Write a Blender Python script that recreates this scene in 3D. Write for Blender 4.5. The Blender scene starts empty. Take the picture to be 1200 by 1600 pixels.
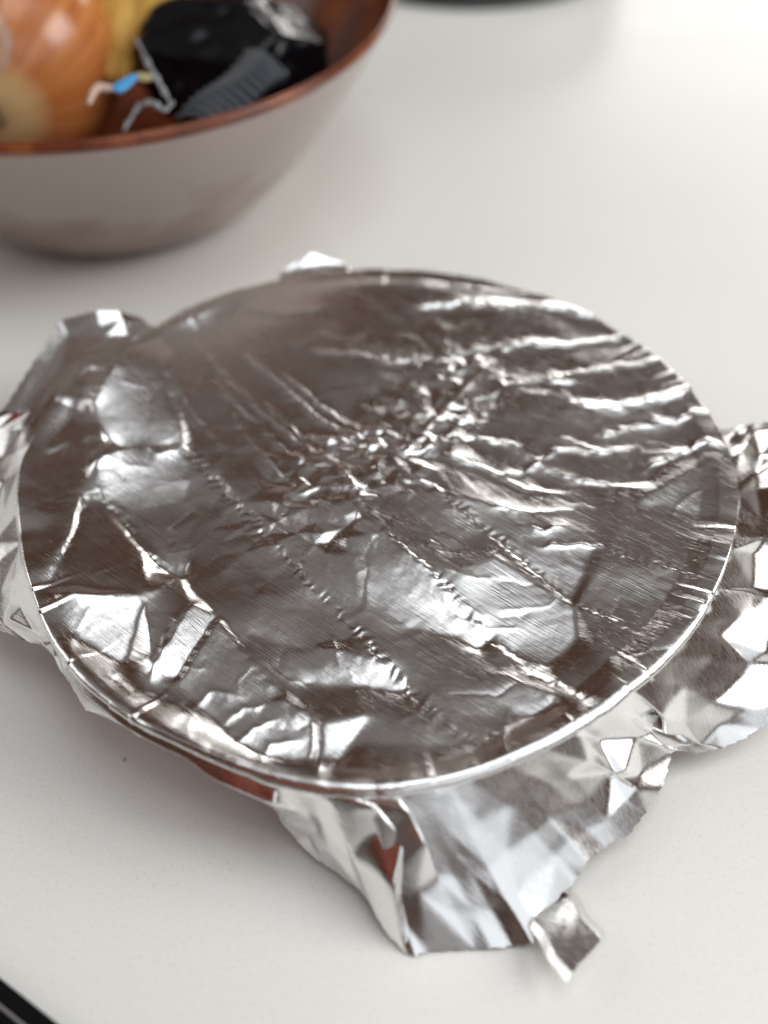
import bpy, bmesh, math, random
import numpy as np
from mathutils import Vector, Matrix
from mathutils.geometry import delaunay_2d_cdt

S = bpy.context.scene
rad = math.radians
COL = S.collection

# ------------------------------------------------------------------ camera
R = 0.125                      # rim radius of the covered dish (m)
HD = 0.040                     # rim height above the table
CAM_H = 2.124 * R + HD
CAM_XY = (0.0034, -0.2791)
PITCH, ROLL, FPX = rad(46.0), rad(-1.0), 1700.0
cp, sp = math.cos(PITCH), math.sin(PITCH)
c_right, c_up, c_fwd = Vector((1, 0, 0)), Vector((0, sp, cp)), Vector((0, cp, -sp))
cr, sr = math.cos(ROLL), math.sin(ROLL)
ax_x = c_right * cr + c_up * sr
ax_y = c_up * cr - c_right * sr
cam_d = bpy.data.cameras.new('camera')
cam = bpy.data.objects.new('camera', cam_d)
COL.objects.link(cam)
M = Matrix((ax_x, ax_y, -c_fwd)).transposed().to_4x4()
M.translation = Vector((CAM_XY[0], CAM_XY[1], CAM_H))
cam.matrix_world = M
cam_d.sensor_fit = 'VERTICAL'
cam_d.sensor_height = 36.0
cam_d.lens = 36.0 * FPX / 1600.0
cam_d.clip_start = 0.01
cam_d.clip_end = 50
cam_d.dof.use_dof = True
cam_d.dof.focus_distance = 0.345
cam_d.dof.aperture_fstop = 3.8
S.camera = cam

# ------------------------------------------------------------------ light
world = bpy.data.worlds.new('World')
S.world = world
world.use_nodes = True
bg = world.node_tree.nodes['Background']
bg.inputs[0].default_value = (0.052, 0.028, 0.019, 1)      # dim brown room
bg.inputs[1].default_value = 1.0


def area(name, loc, target, sx, sy, radiance, color):
    d = bpy.data.lights.new(name, 'AREA')
    d.shape = 'RECTANGLE'
    d.size, d.size_y = sx, sy
    d.energy = radiance * math.pi * sx * sy
    d.color = color
    o = bpy.data.objects.new(name, d)
    COL.objects.link(o)
    o.location = loc
    o.rotation_euler = (Vector(target) - Vector(loc)).to_track_quat('-Z', 'Y').to_euler()
    return o


LIGHTS = {
    'K': ((1.25, -0.05, 0.98), 0.95, 0.85, 5.5, (1.0, 0.995, 0.98)),
    'W': ((1.10, 2.40, 0.58), 1.60, 0.50, 5.5, (1.0, 0.985, 0.95)),
    'O': ((0.25, -0.08, 1.75), 1.10, 0.90, 2.0, (0.93, 0.97, 1.0)),
    'F': ((0.95, -1.35, 1.00), 2.20, 1.30, 0.85, (0.88, 0.95, 1.0)),
    'L': ((-1.55, 0.25, 0.90), 1.40, 1.00, 1.30, (0.99, 1.0, 1.0)),  # added fill lamp, stands in for bounce off the unseen left side
    'C': ((0.0, 0.38, 1.95), 2.50, 2.60, 0.115, (0.88, 0.97, 1.0)),  # added glowing panel, stands in for bounce off the unseen ceiling
}
for key_, nm in (('K', 'side_window_light'), ('W', 'back_window_light'), ('O', 'ceiling_light'), ('F', 'front_window_light'), ('L', 'left_bounce_fill'), ('C', 'ceiling_bounce_fill')):
    p_, sx_, sy_, L_, c_ = LIGHTS[key_]
    area(nm, p_, (p_[0], p_[1], 0) if key_ == 'C' else (0, 0, 0.03), sx_, sy_, L_, c_)

S.view_settings.view_transform = 'Standard'
S.view_settings.look = 'None'
S.view_settings.exposure = 0.30
S.view_settings.gamma = 1.0
S.render.engine = 'CYCLES'


# ------------------------------------------------------------------ helpers
def at(px, py, z):
    """point of the room at height z that the photograph shows at this pixel"""
    x, y = (px - 600) / FPX, (800 - py) / FPX
    d = ax_x * x + ax_y * y + c_fwd
    t = (z - CAM_H) / d.z
    return Vector((CAM_XY[0] + d.x * t, CAM_XY[1] + d.y * t, z))


def link_mesh(name, me, mat, parent=None, smooth=True):
    o = bpy.data.objects.new(name, me)
    COL.objects.link(o)
    me.materials.append(mat)
    if smooth:
        me.polygons.foreach_set('use_smooth', np.ones(len(me.polygons), bool))
    o.parent = parent
    return o


def tag(o, label, cat, group=None):
    o['label'] = label
    o['category'] = cat
    if group:
        o['group'] = group
    return o


def thing(name, label, cat, loc=(0, 0, 0), group=None):
    o = bpy.data.objects.new(name, None)
    COL.objects.link(o)
    o.location = loc
    return tag(o, label, cat, group)


def grid_mesh(name, V, closed_u=False, center=None):
    """V: (nu, nv, 3) array -> quad mesh; closed_u wraps the first axis; center adds a fan at v=0"""
    nu, nv = V.shape[:2]
    verts = V.reshape(-1, 3)
    iu = np.arange(nu if closed_u else nu - 1)
    iv = np.arange(nv - 1)
    a = (iu[:, None] * nv + iv[None, :])
    b = (((iu[:, None] + 1) % nu) * nv + iv[None, :])
    quads = np.stack([a, b, b + 1, a + 1], -1).reshape(-1, 4)
    tris = np.zeros((0, 3), int)
    if center is not None:
        verts = np.vstack([verts, np.array(center)[None]])
        cidx = len(verts) - 1
        tris = np.stack([np.full(nu, cidx), ((np.arange(nu) + 1) % nu) * nv, np.arange(nu) * nv], -1)[:, [0, 2, 1]]
    me = bpy.data.meshes.new(name)
    me.vertices.add(len(verts))
    me.vertices.foreach_set('co', verts.astype(np.float32).ravel())
    loops = np.concatenate([quads.ravel(), tris.ravel()]).astype(np.int32)
    npoly = len(quads) + len(tris)
    starts = np.concatenate([np.arange(len(quads)) * 4, len(quads) * 4 + np.arange(len(tris)) * 3]).astype(np.int32)
    me.loops.add(len(loops))
    me.loops.foreach_set('vertex_index', loops)
    me.polygons.add(npoly)
    me.polygons.foreach_set('loop_start', starts)
    me.update(calc_edges=True)
    me.validate()
    return me


def lathe(name, prof, n, mat, parent=None, wob=None):
    """prof: list of (r, z)"""
    V = np.zeros((n, len(prof), 3))
    th = np.linspace(0, 2 * math.pi, n, endpoint=False)
    for j, (r, z) in enumerate(prof):
        rr = r * (1 + (wob(th) if wob else 0))
        V[:, j, 0] = rr * np.cos(th)
        V[:, j, 1] = rr * np.sin(th)
        V[:, j, 2] = z
    return link_mesh(name, grid_mesh(name, V, True), mat, parent)


def smooth_profile(pts, n=12):
    """Catmull-Rom through (r, z) points"""
    P = [pts[0]] + list(pts) + [pts[-1]]
    out = []
    for i in range(1, len(P) - 2):
        p0, p1, p2, p3 = (np.array(P[i + k], float) for k in (-1, 0, 1, 2))
        for t in np.linspace(0, 1, n, endpoint=False):
            out.append(tuple(0.5 * (2 * p1 + (p2 - p0) * t + (2 * p0 - 5 * p1 + 4 * p2 - p3) * t * t + (3 * p1 - p0 - 3 * p2 + p3) * t ** 3)))
    out.append(tuple(pts[-1]))
    return out


# ------------------------------------------------------------------ materials
def new_mat(name):
    m = bpy.data.materials.new(name)
    m.use_nodes = True
    nt = m.node_tree
    return m, nt, nt.nodes['Principled BSDF']


def N(nt, t, **kw):
    n = nt.nodes.new(t)
    for k, v in kw.items():
        setattr(n, k, v)
    return n


def noise(nt, scale, detail=4, rough=0.55, stretch=None, rot=None, coord='Object'):
    tc = N(nt, 'ShaderNodeTexCoord')
    src = tc.outputs[coord]
    if stretch or rot:
        if rot:
            mp = N(nt, 'ShaderNodeMapping')
            nt.links.new(src, mp.inputs[0])
            mp.inputs['Rotation'].default_value = rot
            src = mp.outputs[0]
        if stretch:
            mp = N(nt, 'ShaderNodeMapping')
            nt.links.new(src, mp.inputs[0])
            mp.inputs['Scale'].default_value = stretch
            src = mp.outputs[0]
    n = N(nt, 'ShaderNodeTexNoise')
    n.inputs['Scale'].default_value = scale
    n.inputs['Detail'].default_value = detail
    n.inputs['Roughness'].default_value = rough
    nt.links.new(src, n.inputs['Vector'])
    return n.outputs['Fac']


def ramp(nt, fac, stops):
    r = N(nt, 'ShaderNodeValToRGB')
    el = r.color_ramp.elements
    while len(el) < len(stops):
        el.new(0.5)
    for e, (p, c) in zip(el, stops):
        e.position = p
        e.color = (*c, 1) if len(c) == 3 else c
    nt.links.new(fac, r.inputs[0])
    return r.outputs[0]


def bump(nt, b, h, strength, dist):
    bp = N(nt, 'ShaderNodeBump')
    bp.inputs['Strength'].default_value = strength
    bp.inputs['Distance'].default_value = dist
    nt.links.new(h, bp.inputs['Height'])
    nt.links.new(bp.outputs[0], b.inputs['Normal'])
    return bp


def g(v):
    return (v, v, v)


def foil_material(name, r0, r1, brush, dent=0.12):
    m, nt, b0 = new_mat(name)
    nt.nodes.remove(b0)
    b = N(nt, 'ShaderNodeBsdfAnisotropic')                 # bare metal, short-tailed gloss
    b.distribution = 'BECKMANN'
    b.inputs['Color'].default_value = (0.88, 0.875, 0.87, 1)
    nt.links.new(b.outputs[0], nt.nodes['Material Output'].inputs['Surface'])
    fine = noise(nt, 1.0, 3, 0.6, stretch=(55, 1900, 400), rot=(0, 0, rad(38)))
    big = noise(nt, 25, 3)
    mix = N(nt, 'ShaderNodeMix')
    mix.inputs[0].default_value = 0.55
    nt.links.new(fine, mix.inputs[2])
    nt.links.new(big, mix.inputs[3])
    rr = ramp(nt, mix.outputs[0], [(0.35, g(r0)), (0.65, g(r1))])
    nt.links.new(rr, b.inputs['Roughness'])
    b1 = bump(nt, b, fine, brush, 0.00025)
    wr = noise(nt, 420, 4, 0.6)
    b2 = N(nt, 'ShaderNodeBump')
    b2.inputs['Strength'].default_value = dent
    b2.inputs['Distance'].default_value = 0.0004
    nt.links.new(wr, b2.inputs['Height'])
    nt.links.new(b1.outputs[0], b2.inputs['Normal'])
    nt.links.new(b2.outputs[0], b.inputs['Normal'])
    return m


M_FOIL = foil_material('foil_matte_side', 0.24, 0.34, 0.42)
M_FOIL_S = foil_material('foil_skirt_side', 0.23, 0.31, 0.22, 0.015)

M_TABLE, nt, b = new_mat('white_laminate')
cl = ramp(nt, noise(nt, 900, 2), [(0.30, (0.74, 0.73, 0.685)), (0.42, (0.815, 0.812, 0.775)), (0.7, (0.83, 0.827, 0.79))])
nt.links.new(cl, b.inputs['Base Color'])
sm = ramp(nt, noise(nt, 14, 6, 0.65), [(0.35, g(0.33)), (0.65, g(0.40))])
nt.links.new(sm, b.inputs['Roughness'])
bump(nt, b, noise(nt, 700, 3), 0.08, 0.0003)

M_DISH, nt, b = new_mat('red_glazed_dish')
b.inputs['Base Color'].default_value = (0.22, 0.018, 0.012, 1)
b.inputs['Roughness'].default_value = 0.2

M_BOWL_OUT, nt, b = new_mat('grey_stoneware')
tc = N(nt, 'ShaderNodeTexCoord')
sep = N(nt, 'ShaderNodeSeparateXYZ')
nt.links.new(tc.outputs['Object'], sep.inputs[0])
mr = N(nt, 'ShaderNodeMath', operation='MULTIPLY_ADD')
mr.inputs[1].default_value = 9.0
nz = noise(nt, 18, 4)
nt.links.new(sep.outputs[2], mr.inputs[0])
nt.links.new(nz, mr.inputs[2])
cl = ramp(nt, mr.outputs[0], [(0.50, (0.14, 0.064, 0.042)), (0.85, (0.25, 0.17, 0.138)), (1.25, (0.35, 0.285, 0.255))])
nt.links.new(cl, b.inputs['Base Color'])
b.inputs['Roughness'].default_value = 0.24
b.inputs['Coat Weight'].default_value = 0.3
b.inputs['Coat Roughness'].default_value = 0.15
bump(nt, b, noise(nt, 60, 3), 0.10, 0.0015)

M_BOWL_IN, nt, b = new_mat('brown_glaze')
cl = ramp(nt, noise(nt, 45, 5), [(0.32, (0.06, 0.012, 0.003)), (0.55, (0.16, 0.033, 0.007)), (0.8, (0.34, 0.10, 0.022))])
nt.links.new(cl, b.inputs['Base Color'])
b.inputs['Roughness'].default_value = 0.25


# ------------------------------------------------------------------ table
def box(name, x0, x1, y0, y1, z0, z1, mat, bev=0.002, parent=None):
    bm = bmesh.new()
    bmesh.ops.create_cube(bm, size=1)
    for v in bm.verts:
        v.co = Vector(((x0 + x1) / 2 + v.co.x * (x1 - x0), (y0 + y1) / 2 + v.co.y * (y1 - y0), (z0 + z1) / 2 + v.co.z * (z1 - z0)))
    bmesh.ops.bevel(bm, geom=bm.edges[:], offset=bev, segments=3, affect='EDGES', profile=0.5)
    me = bpy.data.meshes.new(name)
    bm.to_mesh(me)
    bm.free()
    return link_mesh(name, me, mat, parent, False)


table = box('table', -1.1, 1.1, -0.50, 1.25, -0.04, 0.0, M_TABLE, 0.004)
table['kind'] = 'structure'

# ------------------------------------------------------------------ red dish under the foil
dish = thing('baking_dish', 'round red glazed dish hidden under the crumpled foil', 'dish', (0, 0, 0))
zr = HD - 0.0100
prof = smooth_profile([(0.0005, 0.004), (0.078, 0.004), (0.090, 0.008), (0.1135, 0.026), (0.1170, zr - 0.002), (0.1190, zr), (0.1208, zr - 0.0025), (0.1203, zr - 0.007), (0.113, 0.016), (0.098, 0.002), (0.094, 0.0), (0.0005, 0.0)], 8)
lathe('dish_body', prof, 128, M_DISH, dish)

# ------------------------------------------------------------------ foil: top sheet
rng = np.random.default_rng(7)
random.seed(5)
RIM_PX = [(25, 740), (33, 820), (55, 940), (100, 1030), (180, 1105), (330, 1182), (420, 1210), (500, 1230), (600, 1238), (700, 1222), (800, 1187), (900, 1135), (985, 1078), (1050, 1020), (1110, 935), (1140, 860), (1157, 770), (1130, 680), (1060, 590), (980, 525), (900, 480), (800, 447), (700, 427), (620, 420), (500, 424), (400, 445), (300, 478), (200, 535), (120, 590), (60, 665)]
rp = [at(x, y, HD) for x, y in RIM_PX]
r_th = np.array([math.atan2(p.y, p.x) for p in rp])
r_rr = np.array([math.hypot(p.x, p.y) for p in rp])
o_ = np.argsort(r_th)
r_th, r_rr = r_th[o_], r_rr[o_]
NT = 1800
TH = np.linspace(-math.pi, math.pi, NT, endpoint=False)
RIM = np.interp(TH, r_th, r_rr, period=2 * math.pi)
k = np.exp(-0.5 * (np.arange(-90, 91) / 30.0) ** 2)
k /= k.sum()
RIM = np.convolve(np.concatenate([RIM[-90:], RIM, RIM[:90]]), k, 'valid')


def rim_r(th):
    return np.interp(th, TH, RIM, period=2 * math.pi)


GN = 1000                                       # height raster over the dish, in metres
GX = np.linspace(-0.136, 0.136, GN)
GS = GX[1] - GX[0]
XX, YY = np.meshgrid(GX, GX, indexing='ij')


def raster_tin(pts, hs, cons=()):
    vs, es, fs, ov, oe, of = delaunay_2d_cdt([Vector((float(p[0]), float(p[1]))) for p in pts], list(cons), [], 0, 1e-6)
    hh = []
    for o in ov:
        hh.append(float(np.mean([hs[i] for i in o])) if o else None)
    P = np.array([(v.x, v.y) for v in vs])
    for i, h in enumerate(hh):                  # crossings: nearest known height
        if h is None:
            j = min((q for q in range(len(hs))), key=lambda q: (pts[q][0] - P[i, 0]) ** 2 + (pts[q][1] - P[i, 1]) ** 2)
            hh[i] = hs[j]
    H = np.zeros((GN, GN))
    for f in fs:
        (x0, y0), (x1, y1), (x2, y2) = P[f[0]], P[f[1]], P[f[2]]
        den = (y1 - y2) * (x0 - x2) + (x2 - x1) * (y0 - y2)
        if abs(den) < 1e-14:
            continue
        i0 = max(int((min(x0, x1, x2) - GX[0]) / GS), 0)
        i1 = min(int((max(x0, x1, x2) - GX[0]) / GS) + 2, GN)
        j0 = max(int((min(y0, y1, y2) - GX[0]) / GS), 0)
        j1 = min(int((max(y0, y1, y2) - GX[0]) / GS) + 2, GN)
        X, Y = XX[i0:i1, j0:j1], YY[i0:i1, j0:j1]
        a = ((y1 - y2) * (X - x2) + (x2 - x1) * (Y - y2)) / den
        b_ = ((y2 - y0) * (X - x2) + (x0 - x2) * (Y - y2)) / den
        c = 1 - a - b_
        m = (a >= -1e-6) & (b_ >= -1e-6) & (c >= -1e-6)
        H[i0:i1, j0:j1][m] = (a * hh[f[0]] + b_ * hh[f[1]] + c * hh[f[2]])[m]
    return H


def gblur(H, s):
    n = max(int(s * 3), 1)
    k = np.exp(-0.5 * (np.arange(-n, n + 1) / s) ** 2)
    k /= k.sum()
    P = np.pad(H, n, mode='edge')
    T = sum(k[i] * P[i:i + H.shape[0], :] for i in range(2 * n + 1))
    return sum(k[i] * T[:, i:i + H.shape[1]] for i in range(2 * n + 1))


def vnoise(cell, seed):
    """smooth value noise over the raster, range about -1..1"""
    r = np.random.default_rng(seed)
    n = int(0.272 / cell) + 4
    L = r.uniform(-1, 1, (n, n))
    u = (XX - GX[0]) / cell
    v = (YY - GX[0]) / cell
    i, j = u.astype(int), v.astype(int)
    fu, fv = u - i, v - j
    fu, fv = fu * fu * (3 - 2 * fu), fv * fv * (3 - 2 * fv)
    return (L[i, j] * (1 - fu) + L[i + 1, j] * fu) * (1 - fv) + (L[i, j + 1] * (1 - fu) + L[i + 1, j + 1] * fu) * fv


def XY(px, py, h=-5.0):
    p = at(px, py, HD + h * 0.001)
    return (p.x, p.y)


SAG = -5.0
# large facets: pixel position of the corner, height in mm against the rim
FACETS = [
    # left side, pressed into the dish
    (205, 560, -2.2), (262, 600, -5.6), (165, 640, -3.0), (125, 668, -4.2), (282, 690, -6.2), (210, 730, -6.4), (150, 765, -5.6),
    (62, 770, -5.2), (72, 700, -3.4), (105, 850, -6.8), (75, 900, -5.4), (235, 690, -5.4), (330, 745, -6.0), (190, 600, -3.6),
    (225, 940, -3.0), (150, 845, -6.6), (80, 930, -4.2), (278, 895, -5.4), (190, 1035, -5.6), (120, 1000, -5.4), (160, 950, -4.4),
    (303, 950, -2.4), (334, 968, -3.6), (238, 1058, -5.4), (268, 1068, -5.8), (296, 1010, -6.6), (205, 1085, -4.4), (250, 1100, -4.8),
    (350, 1030, -5.6), (330, 1100, -5.2), (300, 1125, -3.6), (380, 1010, -4.8), (200, 820, -5.6), (275, 790, -5.2),
    # bright crumpled patch above the front left rim
    (445, 1095, -2.6), (488, 1122, -1.6), (345, 1148, -2.6), (378, 1160, -3.6), (430, 1150, -4.6), (482, 1195, -2.4), (405, 1112, -3.8),
    (468, 1084, -4.4), (482, 1062, -4.6), (550, 1074, -6.2), (568, 1124, -5.6), (530, 1150, -6.0), (520, 1190, -4.4), (410, 1180, -2.6),
    # front, below the bright rim band
    (600, 1180, -5.6), (680, 1195, -4.2), (752, 1172, -4.0), (640, 1120, -4.6), (830, 1120, -5.8), (780, 1060, -4.6), (870, 1100, -5.6),
    (700, 1110, -5.4), (620, 1050, -4.8), (560, 990, -5.0), (680, 1000, -5.2), (765, 1000, -3.2), (720, 950, -3.4), (660, 890, -3.6),
    # right, the big brown fold
    (1128, 745, -1.2), (1040, 775, -3.0), (1000, 806, -3.2), (938, 880, -3.2), (900, 945, -4.2), (905, 1010, -5.4), (935, 1108, -3.6),
    (1050, 1005, -2.4), (1112, 930, -3.2), (968, 1085, -3.6), (1040, 900, -5.4), (1085, 830, -4.6), (960, 960, -5.6), (1000, 1030, -4.6),
    (1120, 800, -2.6), (880, 850, -5.2), (960, 760, -4.8), (830, 870, -4.6), (840, 940, -5.4),
    # middle: raised by what lies below
    (560, 770, -1.4), (600, 730, -1.0), (700, 650, -1.2), (480, 820, -2.8), (500, 720, -2.4), (640, 700, -1.2), (740, 600, -2.2),
    (430, 860, -4.2), (480, 900, -3.8), (540, 860, -4.2), (590, 825, -2.6), (390, 790, -4.4), (350, 850, -5.2), (440, 960, -5.0),
    (780, 690, -3.2), (860, 760, -4.2), (700, 780, -3.2), (760, 840, -4.2), (870, 690, -4.4), (960, 660, -5.0), (1040, 690, -4.6),
    (620, 590, -3.8), (540, 620, -4.8), (440, 640, -5.2), (350, 610, -5.6), (400, 720, -4.8), (300, 560, -5.4), (480, 540, -6.0),
    (400, 500, -5.4), (580, 500, -6.4), (680, 520, -6.0), (780, 480, -5.2), (760, 540, -5.6), (860, 520, -5.4), (930, 560, -5.4),
    (860, 590, -5.0), (1000, 620, -5.4), (1060, 660, -3.4), (900, 630, -5.2), (1080, 730, -3.6),
]
pts = [XY(x, y, h) for x, y, h in FACETS]
hs = [h for _, _, h in FACETS]
auth = np.array(pts)
for i in range(120):                                         # the rim itself
    t = -math.pi + (i + 0.5) * 2 * math.pi / 120
    r = float(rim_r(t))
    pts.append((r * math.cos(t), r * math.sin(t)))
    hs.append(0.0)
    pts.append((1.08 * r * math.cos(t), 1.08 * r * math.sin(t)))
    hs.append(0.0)
for ring, n, h0, hj in ((0.945, 64, -2.6, 1.0), (0.885, 52, -4.6, 0.8), (0.80, 36, -5.4, 0.5)):
    for i in range(n):
        t = (i + rng.uniform(-.35, .35)) * 2 * math.pi / n
        r = float(rim_r((t + math.pi) % (2 * math.pi) - math.pi)) * (ring + rng.uniform(-.012, .012))
        p = np.array((r * math.cos(t), r * math.sin(t)))
        if np.hypot(*(auth - p).T).min() < 0.0095:
            continue
        pts.append(tuple(p))
        hs.append(h0 + rng.uniform(-hj, hj))
Hf = raster_tin(pts, hs)
Hf = 0.55 * gblur(Hf, 6.0) + 0.45 * gblur(Hf, 2.2)

# how the big facets lean: polygon (pixels), share of the way from level to facing the light, light
LEAN = [
    ([(238, 518), (262, 600), (288, 688), (225, 705), (165, 690), (148, 650), (190, 590)], 1.2, 'O'),
    ([(58, 722), (120, 648), (200, 560), (230, 524), (186, 590), (143, 650), (160, 692), (128, 692)], -0.5, 'O'),
    ([(150, 742), (225, 708), (285, 700), (332, 745), (282, 900), (230, 870), (165, 785)], 1.15, 'O'),
    ([(48, 740), (128, 690), (135, 760), (110, 850), (76, 920), (42, 860)], -0.7, 'O'),
    ([(135, 785), (222, 865), (225, 935), (80, 930), (112, 860)], -0.25, 'O'),
    ([(90, 950), (225, 946), (190, 1040), (125, 1010)], 0.75, 'O'),
    ([(302, 953), (334, 968), (270, 1062), (236, 1056)], 0.8, 'K'),
    ([(230, 948), (280, 900), (298, 952), (236, 1040)], 0.6, 'O'),
    ([(338, 972), (432, 1088), (352, 1140), (275, 1070)], 0.95, 'O'),
    ([(352, 1146), (382, 1100), (446, 1096), (490, 1126), (480, 1190), (400, 1180)], 0.85, 'O'),
    ([(500, 1132), (562, 1130), (512, 1215)], 0.8, 'O'),
    ([(470, 1066), (550, 1073), (566, 1122), (500, 1120)], -0.6, 'O'),
    ([(515, 1218), (585, 1165), (750, 1175), (690, 1205)], -0.6, 'O'),
    ([(478, 1005), (600, 1040), (640, 1082), (560, 1068)], 0.8, 'O'),
    ([(540, 850), (600, 850), (690, 940), (745, 1000), (640, 980), (560, 930)], 0.62, 'O'),
    ([(610, 862), (700, 930), (768, 993), (745, 1010), (650, 945)], 0.95, 'O'),
    ([(620, 1010), (740, 1015), (800, 1050), (850, 1100), (720, 1115), (660, 1075)], -0.2, 'O'),
    ([(780, 1062), (870, 1106), (830, 1125), (765, 1095)], 0.5, 'O'),
    ([(795, 1008), (850, 1048), (930, 1106), (895, 1108), (820, 1070)], -0.6, 'O'),
    ([(900, 945), (938, 882), (1040, 780), (1112, 742), (1132, 860), (1050, 1000), (968, 1088)], -0.22, 'O'),
    ([(700, 790), (780, 800), (930, 850), (890, 940), (800, 870)], 0.45, 'O'),
    ([(770, 880), (890, 950), (900, 1000), (850, 1040), (780, 985), (715, 920)], 0.5, 'O'),
    ([(800, 622), (1000, 660), (1010, 760), (850, 770), (780, 700)], 0.25, 'O'),
    ([(1040, 582), (1130, 682), (1120, 715), (1060, 645)], -0.1, 'O'),
    ([(262, 520), (450, 445), (600, 480), (680, 560), (600, 600), (450, 715), (385, 785), (292, 690)], 0.0, 'O'),
    ([(600, 470), (800, 470), (900, 520), (1040, 582), (1055, 640), (900, 632), (800, 605), (690, 560)], 0.02, 'O'),
    ([(290, 705), (345, 765), (400, 850), (380, 1010), (335, 955), (290, 920)], 0.28, 'O'),
    ([(350, 845), (440, 860), (480, 910), (540, 1000), (460, 1010), (390, 990)], 0.4, 'O'),
    ([(1000, 790), (1112, 730), (1135, 740), (1150, 800), (1128, 830)], 0.25, 'K'),
]


def lean_slope(px, py, f, key):
    p = at(px, py, HD - 0.005)
    v = (cam.matrix_world.translation - p).normalized()
    l = (Vector(LIGHTS[key][0]) - p).normalized()
    h = (v + l).normalized()
    r0 = Vector((-v.x, -v.y, v.z))
    h0 = (v + r0).normalized()
    h = (h0 * (1 - f) + h * f).normalized()
    return -h.x / h.z, -h.y / h.z


def in_poly(X_, Y_, poly):
    c = np.zeros(X_.shape, bool)
    n = len(poly)
    for i in range(n):
        (x0, y0), (x1, y1) = poly[i], poly[(i + 1) % n]
        if y0 == y1:
            continue
        c ^= ((y0 > Y_) != (y1 > Y_)) & (X_ < (x1 - x0) * (Y_ - y0) / (y1 - y0) + x0)
    return c


PN = 250
ps = np.linspace(-0.136, 0.136, PN)
dx_ = ps[1] - ps[0]
PX, PY = np.meshgrid(ps, ps, indexing='ij')
idx = np.round(np.linspace(0, GN - 1, PN)).astype(int)
base = gblur(Hf, 3.0)[np.ix_(idx, idx)] * 0.001
th_p = np.degrees(np.arctan2(PY, PX))
sagf = np.interp(th_p, [-180, -120, -95, -45, -25, 0, 60, 105, 130, 180], [1, 1, .75, .75, .6, .3, .2, .12, .5, 1])
rn_ = np.hypot(PX, PY) / 0.125
base = base * (1 - (1 - sagf) * np.clip((rn_ - 0.35) / 0.35, 0, 1))
gx = np.zeros((PN, PN))
gy = np.zeros((PN, PN))
gx[:-1] = np.diff(base, axis=0) / dx_
gy[:, :-1] = np.diff(base, axis=1) / dx_
wt = np.full((PN, PN), 0.12)
for poly, f, key in LEAN:
    cx, cy = np.mean([q[0] for q in poly]), np.mean([q[1] for q in poly])
    m = in_poly(PX, PY, [XY(*q) for q in poly])
    a_, b2_ = lean_slope(cx, cy, f * (0.8 if 0 < f < 0.75 else 1.0), key)
    gx[m], gy[m], wt[m] = a_, b2_, 1.0
rad_n = np.hypot(PX, PY) / rim_r(np.arctan2(PY, PX))
pin = 60.0 * np.clip((rad_n - 0.97) / 0.03, 0, 1) ** 2 * np.interp(th_p, [-180, -25, 10, 30, 115, 130, 180], [1, 1, 1, 0.0008, 0.0008, 1, 1])
near = np.clip((rad_n - 0.93) / 0.05, 0, 1)
wt = wt * (1 - 0.8 * near)
spring = 0.0004 * np.ones_like(pin) + pin


def apply_A(h):
    o = spring * h
    d = wt[:-1] * np.diff(h, axis=0)
    o[:-1] -= d
    o[1:] += d
    d = wt[:, :-1] * np.diff(h, axis=1)
    o[:, :-1] -= d
    o[:, 1:] += d
    return o


rhs = 0.0004 * np.clip(base, -0.006, 0)
d = wt[:-1] * gx[:-1] * dx_
rhs[:-1] -= d
rhs[1:] += d
d = wt[:, :-1] * gy[:, :-1] * dx_
rhs[:, :-1] -= d
rhs[:, 1:] += d
hsol = base.copy()
res = rhs - apply_A(hsol)
pd = res.copy()
rs = (res * res).sum()
for it in range(500):
    Ap = apply_A(pd)
    al = rs / (pd * Ap).sum()
    hsol += al * pd
    res -= al * Ap
    rn = (res * res).sum()
    if rn < 1e-16:
        break
    pd = res + rn / rs * pd
    rs = rn
u_ = (XX - ps[0]) / dx_
v_ = (YY - ps[0]) / dx_
i_, j_ = np.minimum(u_.astype(int), PN - 2), np.minimum(v_.astype(int), PN - 2)
fu_, fv_ = u_ - i_, v_ - j_
Hf = 1000 * ((hsol[i_, j_] * (1 - fu_) + hsol[i_ + 1, j_] * fu_) * (1 - fv_) + (hsol[i_, j_ + 1] * (1 - fu_) + hsol[i_ + 1, j_ + 1] * fu_) * fv_)
Hf = gblur(Hf, 2.5)
near_g = np.clip((np.hypot(XX, YY) / rim_r(np.arctan2(YY, XX)) - 0.90) / 0.05, 0, 1)
Hf = Hf * (1 - near_g) + gblur(Hf, 7.0) * near_g
print('foil height range mm', Hf.min(), Hf.max())

# second scale: small facets, dense and strong around the crumpled middle
mid_a, mid_b = np.array(XY(500, 790)), np.array(XY(720, 620))


def seg_dist(P, a, b_):
    d = b_ - a
    t = np.clip(((P - a) @ d) / (d @ d), 0, 1)
    return np.hypot(*np.moveaxis(P - a - t[..., None] * d, -1, 0))


p2, h2 = [], []
for spacing, lim, amp in ((0.0042, 0.020, 0.78), (0.0075, 0.045, 0.26), (0.014, 0.2, 0.14)):
    n = int(0.27 / spacing)
    for i in range(n):
        for j in range(n):
            p = np.array((-0.135 + (i + rng.uniform(0, 1)) * spacing, -0.135 + (j + rng.uniform(0, 1)) * spacing))
            dm = float(seg_dist(p, mid_a, mid_b))
            lo = {0.0042: 0, 0.0075: 0.020, 0.014: 0.045}[spacing]
            if lo <= dm * (0.85 + 0.3 * rng.random()) < lim:
                p2.append(tuple(p))
                h2.append(rng.uniform(-1, 1) * amp)
for sx in (-.14, .14):
    for sy in (-.14, .14):
        p2.append((sx, sy))
        h2.append(0.0)
Hs = gblur(raster_tin(p2, h2), 1.3)
Hf += Hs

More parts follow.
